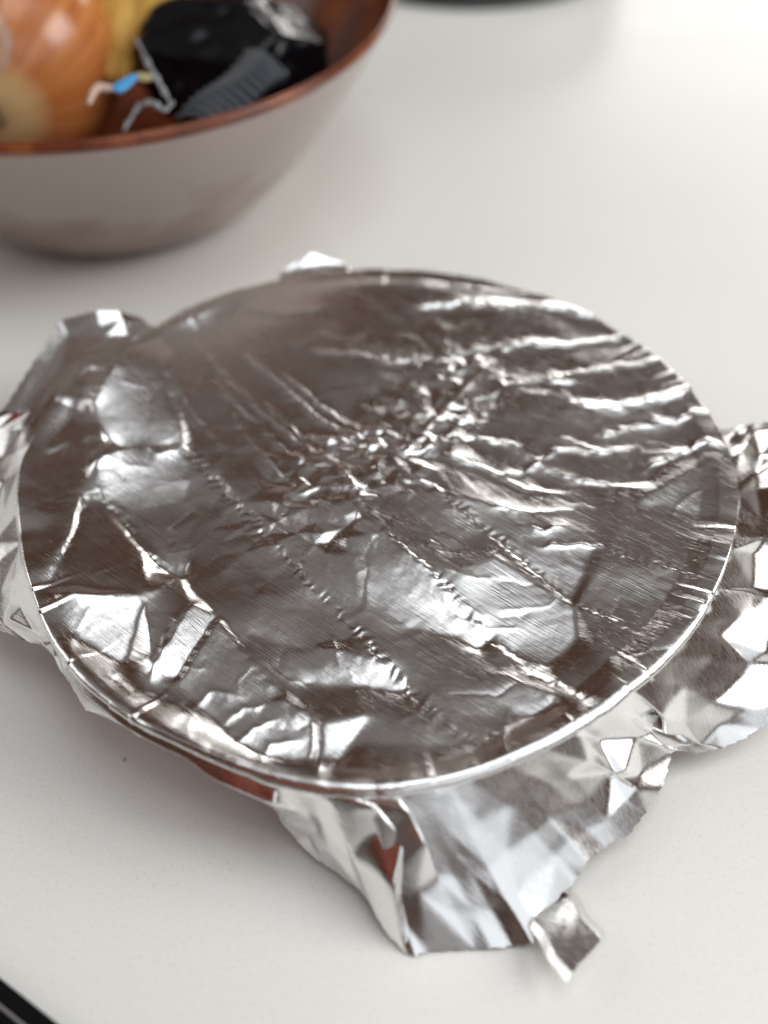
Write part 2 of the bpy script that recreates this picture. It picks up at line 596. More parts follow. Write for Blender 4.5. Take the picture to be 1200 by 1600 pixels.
# sharp little ridges: pixel polyline, height mm, half width mm
RIDGES = [
    ([(640, 492), (720, 487), (800, 500), (850, 492), (955, 514)], 1.7, 3.2), ([(700, 462), (780, 470), (850, 478)], 0.7, 2.0),
    ([(780, 560), (815, 548), (880, 553), (960, 545), (1003, 533)], 1.1, 2.2), ([(850, 604), (930, 592), (1045, 578)], 0.7, 1.8),
    ([(800, 612), (850, 604), (905, 612)], 0.9, 2.0),
    ([(890, 640), (960, 646), (1030, 635), (1088, 620)], 1.5, 2.6), ([(1010, 658), (1048, 672), (1080, 660), (1130, 668)], 0.9, 1.8),
    ([(870, 690), (905, 700), (935, 713), (995, 706)], 0.7, 1.8), ([(780, 748), (812, 745), (870, 708), (930, 712)], 0.8, 2.0),
    ([(1005, 740), (1050, 722), (1100, 704), (1132, 718)], 1.2, 2.4), ([(930, 690), (980, 678), (1025, 672)], 0.6, 1.6),
    ([(600, 578), (660, 573), (700, 580)], 0.9, 1.8), ([(690, 566), (740, 560), (790, 552)], 0.6, 1.5),
    ([(765, 582), (735, 610), (700, 650), (660, 690)], 1.0, 1.8), ([(645, 664), (700, 663), (742, 668)], 0.9, 1.5),
    ([(625, 718), (660, 716), (700, 690), (740, 672)], 0.9, 1.5), ([(380, 500), (450, 506), (510, 495)], 0.5, 1.6),
    ([(300, 540), (360, 600), (420, 655), (500, 720)], 0.55, 1.5), ([(380, 560), (440, 610), (510, 668), (580, 700)], 0.6, 1.4),
    ([(330, 600), (400, 660), (450, 715), (500, 745)], 0.5, 1.3), ([(440, 590), (500, 640), (560, 680)], 0.5, 1.3),
    ([(360, 640), (390, 690), (440, 740), (470, 770)], 0.5, 1.3), ([(270, 590), (300, 640), (350, 700)], 0.45, 1.6),
    ([(480, 560), (560, 566), (610, 580)], 0.5, 1.6), ([(540, 560), (575, 530)], 0.4, 1.6), ([(410, 630), (470, 690), (545, 700)], 0.5, 1.3),
    ([(500, 690), (560, 705), (625, 718)], 0.8, 1.3), ([(470, 780), (520, 770), (580, 780)], 0.8, 1.2), ([(530, 740), (560, 780), (570, 810)], 0.7, 1.2),
    ([(620, 760), (680, 770), (690, 790)], 0.5, 1.4), ([(690, 720), (760, 740), (820, 770), (880, 775)], 0.6, 2.0),
    ([(720, 690), (800, 700), (860, 740), (930, 760), (1000, 770)], 0.6, 2.0), ([(820, 830), (850, 838), (880, 826)], 0.6, 1.6),
    ([(840, 860), (900, 856), (950, 862)], 0.5, 1.6), ([(760, 800), (830, 810), (900, 800)], 0.45, 1.8),
    ([(150, 770), (190, 800), (225, 850), (265, 880)], 0.35, 1.4), ([(205, 690), (250, 720), (300, 700)], 0.5, 2.0),
    ([(140, 690), (135, 760), (125, 830), (80, 930)], -0.7, 2.2), ([(240, 515), (258, 590), (285, 690), (330, 745)], -0.8, 2.6),
    ([(160, 1050), (210, 1090), (260, 1090)], 0.7, 2.0), ([(280, 1120), (330, 1080), (380, 1090)], 0.7, 2.0),
    ([(350, 1130), (375, 1105), (420, 1100)], 0.8, 1.8), ([(360, 1170), (390, 1135), (440, 1120)], 0.8, 1.8),
    ([(400, 1185), (420, 1160), (470, 1150)], 0.8, 1.6), ([(225, 940), (235, 1000), (240, 1055)], 0.8, 2.2),
    ([(120, 950), (170, 945), (225, 940)], 0.7, 1.8), ([(300, 952), (262, 1000), (238, 1056)], 1.0, 2.4), ([(440, 1095), (490, 1124), (500, 1225)], 1.2, 2.6),
    ([(400, 800), (450, 830), (480, 900)], 0.4, 1.6), ([(770, 1050), (830, 1075), (880, 1105)], 0.6, 2.2),
]


def ridge(H, poly, A, w, sharp=1.0):
    P = [np.array(XY(x, y)) for x, y in poly]
    A, w = A * 1.0, w * 0.001
    D = np.full(H.shape, 1.0)
    xs = [p[0] for p in P]
    ys = [p[1] for p in P]
    m = w * 6
    i0, i1 = np.searchsorted(GX, [min(xs) - m, max(xs) + m])
    j0, j1 = np.searchsorted(GX, [min(ys) - m, max(ys) + m])
    sub = np.stack([XX[i0:i1, j0:j1] + 0.0007 * WX[i0:i1, j0:j1], YY[i0:i1, j0:j1] + 0.0007 * WY[i0:i1, j0:j1]], -1)
    d = np.full(sub.shape[:2], 1.0)
    for a, b_ in zip(P[:-1], P[1:]):
        d = np.minimum(d, seg_dist(sub, a, b_))
    e = np.minimum(np.hypot(*np.moveaxis(sub - P[0], -1, 0)), np.hypot(*np.moveaxis(sub - P[-1], -1, 0)))
    H[i0:i1, j0:j1] += A * np.exp(-d / w) * np.clip(0.35 + e / (w * 5), 0, 1)


WX, WY = vnoise(0.004, 11) + 0.5 * vnoise(0.0018, 13), vnoise(0.004, 12) + 0.5 * vnoise(0.0018, 14)
Hr = np.zeros_like(Hf)
for q_, (poly, A, w) in enumerate(RIDGES):
    ridge(Hr, poly, A * (0.8 if q_ < 10 else (1.0 if q_ < 38 else 0.6)), w * (0.62 if q_ < 10 else 0.8))
# little random creases all over
for i in range(150):
    t, rr = rng.uniform(-math.pi, math.pi), 0.118 * math.sqrt(rng.random())
    a0 = rng.normal(rad(-38), 0.9)
    L = rng.uniform(0.004, 0.014)
    x, y = rr * math.cos(t), rr * math.sin(t)
    p = [np.array((x, y)), np.array((x + L * math.cos(a0), y + L * math.sin(a0))), ]
    p.append(p[1] + 0.6 * L * np.array((math.cos(a0 + .5), math.sin(a0 + .5))))
    w = rng.uniform(0.0006, 0.0014)
    A = rng.choice([-1, 1]) * rng.uniform(0.06, 0.2)
    i0, i1 = np.searchsorted(GX, [min(q[0] for q in p) - 6 * w, max(q[0] for q in p) + 6 * w])
    j0, j1 = np.searchsorted(GX, [min(q[1] for q in p) - 6 * w, max(q[1] for q in p) + 6 * w])
    sub = np.stack([XX[i0:i1, j0:j1] + 0.0007 * WX[i0:i1, j0:j1], YY[i0:i1, j0:j1] + 0.0007 * WY[i0:i1, j0:j1]], -1)
    d = np.minimum(seg_dist(sub, p[0], p[1]), seg_dist(sub, p[1], p[2]))
    Hr[i0:i1, j0:j1] += A * np.exp(-d / w)
Hf += gblur(Hr, 1.0)

# embossed stitch lines left by the roll
LINES = [([(140, 765), (200, 820), (290, 935)], 0.14, 0.0), ([(270, 672), (330, 745), (410, 830), (480, 905), (560, 985), (650, 1090), (745, 1172)], 0.26, 0.5),
         ([(588, 832), (640, 870), (700, 925), (765, 993), (830, 1045), (935, 1108)], 0.26, 1.5), ([(660, 745), (700, 790), (790, 860), (895, 945), (1010, 1002)], 0.22, 0.8),
         ([(930, 852), (980, 880), (1050, 895), (1115, 922)], 0.2, 0.5)]
for poly, A, stepA in LINES:
    P = [np.array(XY(x, y)) for x, y in poly]
    s0 = 0.0
    best = np.full(Hf.shape, 1.0)
    sarc = np.zeros_like(Hf)
    side = np.zeros_like(Hf)
    PW = np.stack([XX + 0.0009 * WX, YY + 0.0009 * WY], -1)
    for a, b_ in zip(P[:-1], P[1:]):
        d = b_ - a
        L = np.hypot(*d)
        t = np.clip(((PW - a) @ d) / (L * L), 0, 1)
        q = PW - a - t[..., None] * d
        dist = np.hypot(q[..., 0], q[..., 1])
        m = dist < best
        best[m] = dist[m]
        sarc[m] = s0 + t[m] * L
        side[m] = (d[0] * q[..., 1] - d[1] * q[..., 0])[m] / L
        s0 += L
    fade = np.clip(sarc / 0.008, 0, 1) * np.clip((s0 - sarc) / 0.008, 0, 1)
    jag = vnoise(0.0035, int(A * 1000) + len(poly))
    ticks = np.sin(2 * math.pi * sarc / 0.0036 + 2.2 * jag) * np.exp(-(side / 0.0017) ** 2)
    amp = 0.55 + 0.9 * np.clip(vnoise(0.012, 31 + len(poly)), 0, 1)
    Hf += 0.5 * A * ticks * fade * amp
    Hf += -A * 0.5 * np.exp(-np.abs(side) / 0.0009) * (best < 0.01) * fade
    # low shoulder on the near side
    Hf += stepA * 0.4 * (0.6 + 0.6 * jag) * np.exp(-best / 0.0045) * (1 / (1 + np.exp((side) / 0.0005))) * fade
Hf += (1.6 * vnoise(0.062, 8) + 0.9 * vnoise(0.032, 3)) * (1 - near_g) + 0.28 * vnoise(0.015, 4) + 0.030 * vnoise(0.0035, 5) + 0.008 * vnoise(0.0014, 6)


def sampleH(x, y):
    u = np.clip((x - GX[0]) / GS, 0, GN - 1.001)
    v = np.clip((y - GX[0]) / GS, 0, GN - 1.001)
    i, j = u.astype(int), v.astype(int)
    fu, fv = u - i, v - j
    return (Hf[i, j] * (1 - fu) + Hf[i + 1, j] * fu) * (1 - fv) + (Hf[i, j + 1] * (1 - fu) + Hf[i + 1, j + 1] * fu) * fv


NR = 340
ROLL_R = np.interp(np.degrees(TH), [-180, -150, -120, -100, -50, -35, -15, 40, 100, 140, 180], [0.8, 1.1, 1.4, 2.4, 2.4, 1.6, 0.35, 0.35, 0.6, 0.6, 0.8]) * 0.001
frac = np.linspace(0.004, 1.0, NR)
rr = (RIM - ROLL_R)[:, None] * frac[None, :]
X = rr * np.cos(TH)[:, None]
Y = rr * np.sin(TH)[:, None]
Z = sampleH(X, Y)
edge = np.clip((frac - 0.955) / 0.045, 0, 1)


def tnoise(n, seed):
    """periodic value noise in angle, n cells"""
    r = np.random.default_rng(seed)
    L = r.uniform(-1, 1, n)
    u = (TH + math.pi) / (2 * math.pi) * n
    i = u.astype(int) % n
    f = u - np.floor(u)
    f = f * f * (3 - 2 * f)
    return L[i] * (1 - f) + L[(i + 1) % n] * f


rimz = 0.8 * tnoise(26, 45) * np.interp(np.degrees(TH), [-180, -110, -100, 100, 120, 180], [1, 1, 0, 0, 1, 1]) + 0.45 * tnoise(46, 41) + 0.30 * tnoise(110, 42) + 0.9 * np.clip(1 - np.abs(tnoise(75, 43)) * 5, 0, 1) * (tnoise(31, 44) > -0.2)
calm = np.interp(np.degrees(TH), [-180, -112, -100, -45, -35, 10, 60, 110, 180], [1, 1, .35, .35, .8, .5, .5, 1, 1])
Z = Z + (rimz * calm)[:, None] * np.clip((frac - 0.86) / 0.14, 0, 1)[None, :] ** 1.5
top = np.stack([X, Y, HD + Z * 0.001], -1)
# rolled rim: carries on from the sheet, over the lip and under it
roll_n = 22
ph_end = np.interp(np.degrees(TH), [-180, -150, -105, -95, -60, -40, -20, 20, 30, 120, 145, 160, 180], [70, 95, 95, 72, 62, 60, 55, 55, 100, 100, 50, 50, 70])
ph = np.radians(ph_end)[:, None] * np.linspace(0, 1, roll_n + 1)[None, 1:]
zc = top[:, -1, 2]
pleat = (0.5 * tnoise(40, 2) + 0.25 * np.abs(tnoise(90, 5)) * (tnoise(23, 6) > 0)) * 0.001
pr = (RIM - ROLL_R)[:, None] + (ROLL_R + pleat)[:, None] * 1.35 * np.sin(ph) ** 0.9
pz = zc[:, None] - (ROLL_R + 0.5 * pleat)[:, None] * 1.5 * (1 - np.cos(ph))
roll = np.stack([pr * np.cos(TH)[:, None], pr * np.sin(TH)[:, None], pz], -1)
sheet = np.concatenate([top, roll], 1)

foil = thing('foil_cover', 'crumpled silver aluminium foil stretched over the round dish with flared torn edges', 'foil', (0, 0, 0))
link_mesh('top_sheet', grid_mesh('top_sheet', sheet, True, (0, 0, HD + float(sampleH(np.zeros(1), np.zeros(1))[0]) * 0.001)), M_FOIL, foil)

# ------------------------------------------------------------------ foil: flared skirt
# rim pixel, edge pixel, edge height; going round against the clock from the back left
COLS = [
    ((235, 508), (222, 496), .0400), ((205, 530), (185, 487), .0450), ((170, 552), (150, 486), .0460), ((140, 575), (95, 500), .0430),
    ((112, 600), (60, 555), .0400), ((85, 632), (5, 640), .0360), ((62, 665), (-35, 665), .0300), ((45, 695), (-40, 720), .0240),
    ((30, 735), (-70, 770), .0240), ((27, 775), (-60, 850), .0190), ((33, 830), (-50, 905), .0200), ((42, 880), (-35, 950), .0180),
    ((52, 925), (-12, 980), .0190), ((62, 962), (48, 1004), .0250), ((72, 985), (70, 1012), .0270), ((90, 1018), (84, 1026), .0340),
    ((110, 1042), (106, 1062), .0300), ((130, 1065), (134, 1110), .0260), ((155, 1086), (165, 1122), .0270), ((180, 1105), (200, 1140), .0280),
    ((215, 1128), (240, 1158), .0262), ((250, 1147), (285, 1180), .0245), ((290, 1165), (330, 1205), .0225), ((330, 1182), (365, 1220), .0210),
    ((370, 1196), (410, 1248), .0170), ((400, 1206), (443, 1278), .0110), ((430, 1215), (462, 1312), .0065), ((455, 1221), (485, 1335), .0045),
    ((480, 1227), (522, 1360), .0035), ((505, 1231), (565, 1392), .0060), ((530, 1234), (598, 1450), .0030), ((552, 1236), (632, 1487), .0008),
    ((585, 1238), (665, 1487), .0008), ((625, 1237), (740, 1482), .0010), ((670, 1230), (800, 1478), .0010), ((705, 1221), (832, 1474), .0030),
    ((735, 1211), (850, 1425), .0060), ((765, 1200), (900, 1375), .0060), ((795, 1189), (918, 1345), .0100), ((825, 1176), (945, 1325), .0080),
    ((855, 1160), (980, 1308), .0070), ((885, 1144), (1008, 1270), .0080), ((915, 1126), (1034, 1232), .0100), ((945, 1106), (1050, 1175), .0140),
    ((968, 1090), (1062, 1172), .0120), ((990, 1074), (1088, 1178), .0090), ((1012, 1056), (1125, 1170), .0090), ((1032, 1037), (1165, 1153), .0100),
    ((1052, 1017), (1205, 1128), .0110), ((1072, 992), (1245, 1095), .0120), ((1092, 963), (1280, 1050), .0140), ((1110, 935), (1300, 990), .0160),
    ((1126, 900), (1310, 930), .0180), ((1140, 860), (1310, 870), .0190), ((1150, 815), (1305, 800), .0220), ((1157, 770), (1290, 735), .0250),
    ((1153, 735), (1235, 668), .0290), ((1146, 712), (1195, 660), .0320), ((1138, 694), (1152, 668), .0340), ((1122, 668), (1122, 672), .0280),
]
cols = []
for rpx, epx, ez in COLS:
    p = at(rpx[0], rpx[1], HD)
    e = at(epx[0], epx[1], ez)
    cols.append((math.atan2(p.y, p.x), e))
first, last = cols[0][0], cols[-1][0]
nb = 40
for i in range(1, nb):                                       # hidden back side: tight short band
    t = last + (i / nb) * ((first - last) % (2 * math.pi))
    r = float(rim_r((t + math.pi) % (2 * math.pi) - math.pi)) + 0.0035 + rng.uniform(-.001, .0015)
    z = HD - 0.013 + rng.uniform(-.003, .003)
    cols.append((t, Vector((r * math.cos(t), r * math.sin(t), z))))
tip = at(490, 398, HD + 0.006)                               # the torn corner standing up at the back
tt = math.atan2(tip.y, tip.x)
for i, (t, e) in enumerate(cols):
    dt = abs(((t - tt + math.pi) % (2 * math.pi)) - math.pi)
    if dt < rad(9.0):
        f = 1 - dt / rad(9.0)
        rbase = float(rim_r(((t + math.pi) % (2 * math.pi)) - math.pi))
        rr_ = rbase + 0.003 + 0.008 * f + rng.uniform(-.0006, .0006)
        cols[i] = (t, Vector((rr_ * math.cos(t), rr_ * math.sin(t), HD - 0.003 + 0.006 * f + rng.uniform(-.0004, .0004))))
cols = [(((t + math.pi) % (2 * math.pi)) - math.pi, e) for t, e in cols]
cols.sort(key=lambda c: c[0])
# an extra column between neighbours, so the facets stay small
ext = []
for kx_, (t, e) in enumerate(cols):
    i = kx_
    t2, e2 = cols[(i + 1) % len(cols)]
    dt = (t2 - t) % (2 * math.pi)
    ext.append((t, e, 0))
    if kx_ % 2 == 0 and t < rad(60):
        ext.append((t + dt * rng.uniform(.4, .6), (e + e2) / 2, 1))
cols = ext
NRING = 5
K = len(cols)
# the pinched corner at the front: rim pixel x -> points of the three inner rings (pixel, height)
CORNER = {480: [(492, 1256, .0325), (502, 1288, .0250), (512, 1328, .0150)], 505: [(518, 1262, .0330), (540, 1300, .0250), (552, 1350, .0140)],
          530: [(548, 1264, .0345), (577, 1306, .0262), (594, 1366, .0150)], 552: [(592, 1262, .0362), (637, 1304, .0312), (617, 1386, .0150)],
          585: [(642, 1268, .0350), (664, 1312, .0295), (652, 1392, .0150)]}
over = {}


def facing(px, py, z0, target, pix):
    """points of a flat facet through (px, py, z0) that mirrors the target, at the given pixels"""
    p0 = at(px, py, z0)
    co = cam.matrix_world.translation
    n = ((co - p0).normalized() + (Vector(target) - p0).normalized()).normalized()
    out_ = []
    for x, y in pix:
        q = at(x, y, 0.0)
        d = q - co
        out_.append(co + d * ((p0 - co).dot(n) / d.dot(n)))
    return out_


RED = (-0.27, -0.66, 0.42)
f_a = facing(606, 1340, .0235, RED, [(577, 1306), (637, 1304), (617, 1386), (597, 1366)])
print('red facet', [tuple(round(c, 4) for c in q) for q in f_a])
for (rpx, epx, ez) in COLS:
    if rpx[0] in CORNER and rpx[1] > 1200:
        p = at(rpx[0], rpx[1], HD)
        t_ = math.atan2(p.y, p.x)
        kk = min(range(len(cols)), key=lambda q: abs(cols[q][0] - t_))
        over[kk] = [at(*q) for q in CORNER[rpx[0]]]
        if rpx[0] == 530:
            over[kk][1], over[kk][2] = f_a[0], f_a[3]
        if rpx[0] == 552:
            over[kk][1], over[kk][2] = f_a[1], f_a[2]
net = np.zeros((K, NRING, 3))
last_ring = sheet[:, -1]
for kx, (t, e, sub) in enumerate(cols):
    i = int(round((t + math.pi) / (2 * math.pi) * NT)) % NT
    s = Vector(last_ring[i])
    e = Vector(e)
    L = (e - s).length
    out = Vector((math.cos(t), math.sin(t), 0))
    tan = Vector((-math.sin(t), math.cos(t), 0))
    td = math.degrees(t)
    flat = 0.15 if -92 < td < -66 else (0.5 if -140 < td <= -92 else (0.35 if td > 85 else 0.9))
    recess = -140 < td < -101
    for j in range(NRING):
        v = j / (NRING - 1)
        p = s.lerp(e, v)
        # cloth-like: falls first, then runs out
        p.z -= min(0.25 * L, 0.004) * math.sin(math.pi * v) * (0.6 if L > 0.02 else 0.2)
        if 0 < j < NRING - 1:
            a = min(0.09 * L, 0.0024) * flat * rng.choice([0.15, 0.3, 0.5, 0.9])
            zig = (1 if sub else -1) * 0.15
            p += out * a * (rng.normal() * .85 + zig) + Vector((0, 0, 1)) * a * (rng.normal() * .85 + zig * .8) + tan * a * rng.normal() * 0.9
        elif j == NRING - 1 and sub:
            p += out * rng.normal() * 0.0006 + Vector((0, 0, abs(rng.normal()) * 0.0012))
        if recess and j == 1:
            co = cam.matrix_world.translation
            nr = ((co - s).normalized() + (Vector(RED) - s).normalized()).normalized()
            hz = Vector((nr.x, nr.y, 0)).normalized()
            down = (hz * nr.z - Vector((0, 0, 1)) * hz.dot(nr)).normalized()
            p = s + down * (0.0024 if td < -112 else 0.0045)
        if kx in over and 1 <= j <= 3:
            p = over[kx][j - 1].copy()
        p.z = max(p.z, 0.0007)
        net[kx, j] = p
ct = np.array([c[0] for c in cols])
NV = 66
vv = np.linspace(0, 1, NV) * (NRING - 1)
ju = np.minimum(vv.astype(int), NRING - 2)
fv = vv - ju
ix = (np.searchsorted(ct, TH, side='right') - 1) % K
ct_n = np.where(np.roll(ct, -1) <= ct, np.roll(ct, -1) + 2 * math.pi, np.roll(ct, -1))
tl = np.where(TH < ct[0], TH + 2 * math.pi, TH)
fu = (tl - ct[ix]) / (ct_n[ix] - ct[ix])
A00 = net[ix][:, ju]
A01 = net[ix][:, ju + 1]
A10 = net[(ix + 1) % K][:, ju]
A11 = net[(ix + 1) % K][:, ju + 1]
U = fu[:, None, None] * np.ones((1, NV, 1))
V = fv[None, :, None] * np.ones((NT, 1, 1))
d1 = np.where(U + V < 1, A00 + U * (A10 - A00) + V * (A01 - A00), A11 + (1 - U) * (A01 - A11) + (1 - V) * (A10 - A11))
d2 = np.where(U > V, A00 + U * (A10 - A00) + V * (A11 - A10), A00 + V * (A01 - A00) + U * (A11 - A01))
flip = ((ix[:, None] * 7 + ju[None, :] * 13) % 5 < 2)[..., None]
SK = 0.85 * np.where(flip, d1, d2) + 0.15 * ((A00 * (1 - U) + A10 * U) * (1 - V) + (A01 * (1 - U) + A11 * U) * V)
fixed = SK.copy()
for it in range(3):                                          # take the knife edge off the creases
    T = SK.copy()
    T[:, 1:-1] = 0.5 * SK[:, 1:-1] + 0.25 * (SK[:, 2:] + SK[:, :-2])
    T = 0.5 * T + 0.25 * (np.roll(T, 1, 0) + np.roll(T, -1, 0))
    T[:, 0] = last_ring
    SK = T
# fine creasing along the surface normal
du = np.roll(SK, -1, 0) - np.roll(SK, 1, 0)
dv = np.gradient(SK, axis=1)
nrm = np.cross(du, dv)
nrm /= np.linalg.norm(nrm, axis=-1, keepdims=True) + 1e-12
ar = np.random.default_rng(21)


def uvnoise(nu, nv_, seed):
    r = np.random.default_rng(seed)
    L = r.uniform(-1, 1, (nu, nv_ + 2))
    u = np.arange(NT) / NT * nu
    v = np.linspace(0, nv_ - 0.001, NV)
    i, j = u.astype(int), v.astype(int)
    a = (u - i)[:, None]
    b_ = (v - j)[None, :]
    i, j = i[:, None], j[None, :]
    return (L[i % nu, j] * (1 - a) + L[(i + 1) % nu, j] * a) * (1 - b_) + (L[i % nu, j + 1] * (1 - a) + L[(i + 1) % nu, j + 1] * a) * b_


Lsk = np.linalg.norm(SK[:, -1] - SK[:, 0], axis=-1)[:, None]
disp = (uvnoise(160, 6, 1) * 0.00007 - np.abs(uvnoise(90, 4, 7)) * 0.00015) * np.clip(Lsk / 0.03, 0.15, 1) * np.clip(np.linspace(0, 1, NV) * 8, 0, 1)[None, :]
SK += nrm * disp[..., None]
# serrated cut along the free edge
saw = ((np.arange(NT) % 6) / 5.0 - 0.5) * 0.0007
SK[:, -1] += (SK[:, -1] - SK[:, -4]) / (np.linalg.norm(SK[:, -1] - SK[:, -4], axis=-1, keepdims=True) + 1e-9) * saw[:, None]
SK[..., 2] = np.maximum(SK[..., 2], 0.0006)
link_mesh('skirt', grid_mesh('skirt', SK, True), M_FOIL_S, foil)

# torn corner folded over at the front
cn = [at(828, 1445, .0085), at(893, 1380, .0035), at(948, 1452, .0070), at(884, 1531, .0118)]
nq = 40
C4 = np.zeros((nq, nq, 3))
for i in range(nq):
    for j in range(nq):
        u, v = i / (nq - 1), j / (nq - 1)
        p = (cn[0] * (1 - u) + cn[1] * u) * (1 - v) + (cn[3] * (1 - u) + cn[2] * u) * v
        p.z += 0.0007 * math.sin(math.pi * u) * math.sin(math.pi * v) - 0.0035 * max(0, u - 0.82) / 0.18 - 0.002 * max(0, .12 - u) / .12
        p.z += 0.00012 * math.sin(9 * u + 4 * v) * math.sin(7 * v - 3)
        C4[i, j] = (p.x + 0.0004 * math.sin(8 * v), p.y + 0.0003 * math.sin(7 * u), max(p.z, .0006))
fc = link_mesh('folded_corner', grid_mesh('folded_corner', C4), M_FOIL, foil)
fc['label'] = 'dark folded over corner tab of the foil'

# ------------------------------------------------------------------ bowl
BX, BY, BH, BR = -0.138, 0.272, 0.100, 0.1525
bowl = thing('stoneware_bowl', 'wide stoneware bowl, grey outside and brown glazed inside, holding an onion', 'bowl', (BX, BY, 0))
outer = smooth_profile([(0.0005, 0.0015), (0.060, 0.0015), (0.072, 0.0), (0.078, 0.003), (0.094, 0.016), (0.117, 0.044), (0.135, 0.070), (0.1465, 0.0905), (0.1492, 0.0955)], 10)
inner = smooth_profile([(0.1488, 0.0945), (0.1503, 0.0962), (0.1514, 0.0985), (0.1502, 0.1000), (0.1478, 0.0988), (0.130, 0.072), (0.108, 0.042), (0.080, 0.017), (0.050, 0.009), (0.0005, 0.008)], 10)
wob = lambda th: 0.004 * np.sin(2 * th + 1) + 0.0025 * np.sin(5 * th)
lathe('outer_wall', outer, 160, M_BOWL_OUT, bowl, wob)
lathe('inner_glaze', inner, 160, M_BOWL_IN, bowl, wob)

# ------------------------------------------------------------------ onion
M_ONION, nt, b = new_mat('onion_skin')
tc = N(nt, 'ShaderNodeTexCoord')
sep = N(nt, 'ShaderNodeSeparateXYZ')
nt.links.new(tc.outputs['Object'], sep.inputs[0])
ang = N(nt, 'ShaderNodeMath', operation='ARCTAN2')
nt.links.new(sep.outputs[1], ang.inputs[0])
nt.links.new(sep.outputs[0], ang.inputs[1])
comb = N(nt, 'ShaderNodeCombineXYZ')
mu = N(nt, 'ShaderNodeMath', operation='MULTIPLY')
mu.inputs[1].default_value = 15.0
mz = N(nt, 'ShaderNodeMath', operation='MULTIPLY')
mz.inputs[1].default_value = 14.0
nt.links.new(ang.outputs[0], mu.inputs[0])
nt.links.new(sep.outputs[2], mz.inputs[0])
nt.links.new(mu.outputs[0], comb.inputs[0])
nt.links.new(mz.outputs[0], comb.inputs[1])
nn = N(nt, 'ShaderNodeTexNoise')
nn.inputs['Scale'].default_value = 1.0
nn.inputs['Detail'].default_value = 5
nt.links.new(comb.outputs[0], nn.inputs['Vector'])
stripe = ramp(nt, nn.outputs['Fac'], [(0.28, (0.40, 0.115, 0.03)), (0.5, (0.53, 0.18, 0.05)), (0.75, (0.68, 0.31, 0.11))])
pole = N(nt, 'ShaderNodeMapRange')
pole.inputs['From Min'].default_value = 0.044
pole.inputs['From Max'].default_value = 0.052
nt.links.new(sep.outputs[2], pole.inputs['Value'])
mixc = N(nt, 'ShaderNodeMix', data_type='RGBA')
nt.links.new(pole.outputs[0], mixc.inputs[0])
nt.links.new(stripe, mixc.inputs[6])
mixc.inputs[7].default_value = (0.96, 0.80, 0.42, 1)
nt.links.new(mixc.outputs[2], b.inputs['Base Color'])
b.inputs['Roughness'].default_value = 0.24
b.inputs['Coat Weight'].default_value = 0.35
b.inputs['Coat Roughness'].default_value = 0.2
b.inputs['Subsurface Weight'].default_value = 0.08
b.inputs['Subsurface Radius'].default_value = (0.01, 0.004, 0.001)
bump(nt, b, nn.outputs['Fac'], 0.12, 0.001)
M_PALE, nt, b = new_mat('dry_skin')
cl = ramp(nt, noise(nt, 240, 4), [(0.3, (0.42, 0.22, 0.13)), (0.7, (0.75, 0.55, 0.42))])
nt.links.new(cl, b.inputs['Base Color'])
b.inputs['Roughness'].default_value = 0.5
M_ROOT, nt, b = new_mat('root_hair')
cl = ramp(nt, noise(nt, 500, 4), [(0.3, (0.12, 0.07, 0.035)), (0.7, (0.38, 0.27, 0.15))])
nt.links.new(cl, b.inputs['Base Color'])
b.inputs['Roughness'].default_value = 0.8

OC = at(20, 96, 0.070)
onion = thing('onion', 'brown skinned onion with pale root end lying in the bowl', 'onion', OC)
vb = (cam.matrix_world.translation - OC).normalized()
axis = (vb * 0.78 + ax_x * (-0.22) + ax_y * (-0.56)).normalized()
onion.rotation_euler = axis.to_track_quat('Z', 'Y').to_euler()
OR = 0.0545
op = [(0.0005, -0.060), (0.004, -0.0575), (0.010, -0.052)] + [(OR * math.cos(t) ** 0.92, 0.93 * OR * math.sin(t)) for t in np.linspace(rad(-72), rad(78), 26)] + [(0.006, 0.0500), (0.0005, 0.0485)]
lathe('onion_bulb', smooth_profile(op, 3), 72, M_ONION, onion, lambda th: 0.012 * np.sin(3 * th) + 0.006 * np.sin(11 * th))
bm = bmesh.new()
for i in range(60):
    t, q = random.uniform(0, 2 * math.pi), random.uniform(0, 0.007)
    d = Vector((random.uniform(-.5, .5), random.uniform(-.5, .5), 1)).normalized()
    p = Vector((q * math.cos(t), q * math.sin(t), 0.0475))
    L = random.uniform(0.004, 0.010)
    q_ = d.to_track_quat('Z', 'Y').to_matrix()
    ring = []
    for zz, w in ((0, .0007), (L, .0003)):
        ring.append([bm.verts.new(p + q_ @ Vector((w * math.cos(a), w * math.sin(a), zz))) for a in (0, 2.1, 4.2)])
    for j in range(3):
        bm.faces.new((ring[0][j], ring[0][(j + 1) % 3], ring[1][(j + 1) % 3], ring[1][j]))
me = bpy.data.meshes.new('root_tuft')
bm.to_mesh(me)
bm.free()
link_mesh('root_tuft', me, M_ROOT, onion)


def skin_flake(t0, t1, l0, l1, lift):
    n = 14
    V = np.zeros((n, n, 3))
    for i in range(n):
        for j in range(n):
            u, v = i / (n - 1), j / (n - 1)
            lat = l0 + (l1 - l0) * v
            w = math.sin(math.pi * min(1, 0.15 + v * 0.85)) ** 0.6
            t = (t0 + t1) / 2 + (t1 - t0) * (u - 0.5) * w
            q = OR * 1.012 + lift * (v ** 2) + 0.0006 * math.sin(9 * u + 5 * v)
            V[i, j] = (q * math.cos(lat) * math.cos(t), q * math.cos(lat) * math.sin(t), 0.93 * q * math.sin(lat))
    return V


for prm in ((rad(60), rad(105), rad(72), rad(38), 0.004), (rad(150), rad(190), rad(70), rad(30), 0.003)):
    link_mesh('skin_flake', grid_mesh('skin_flake', skin_flake(*prm)), M_PALE, onion)

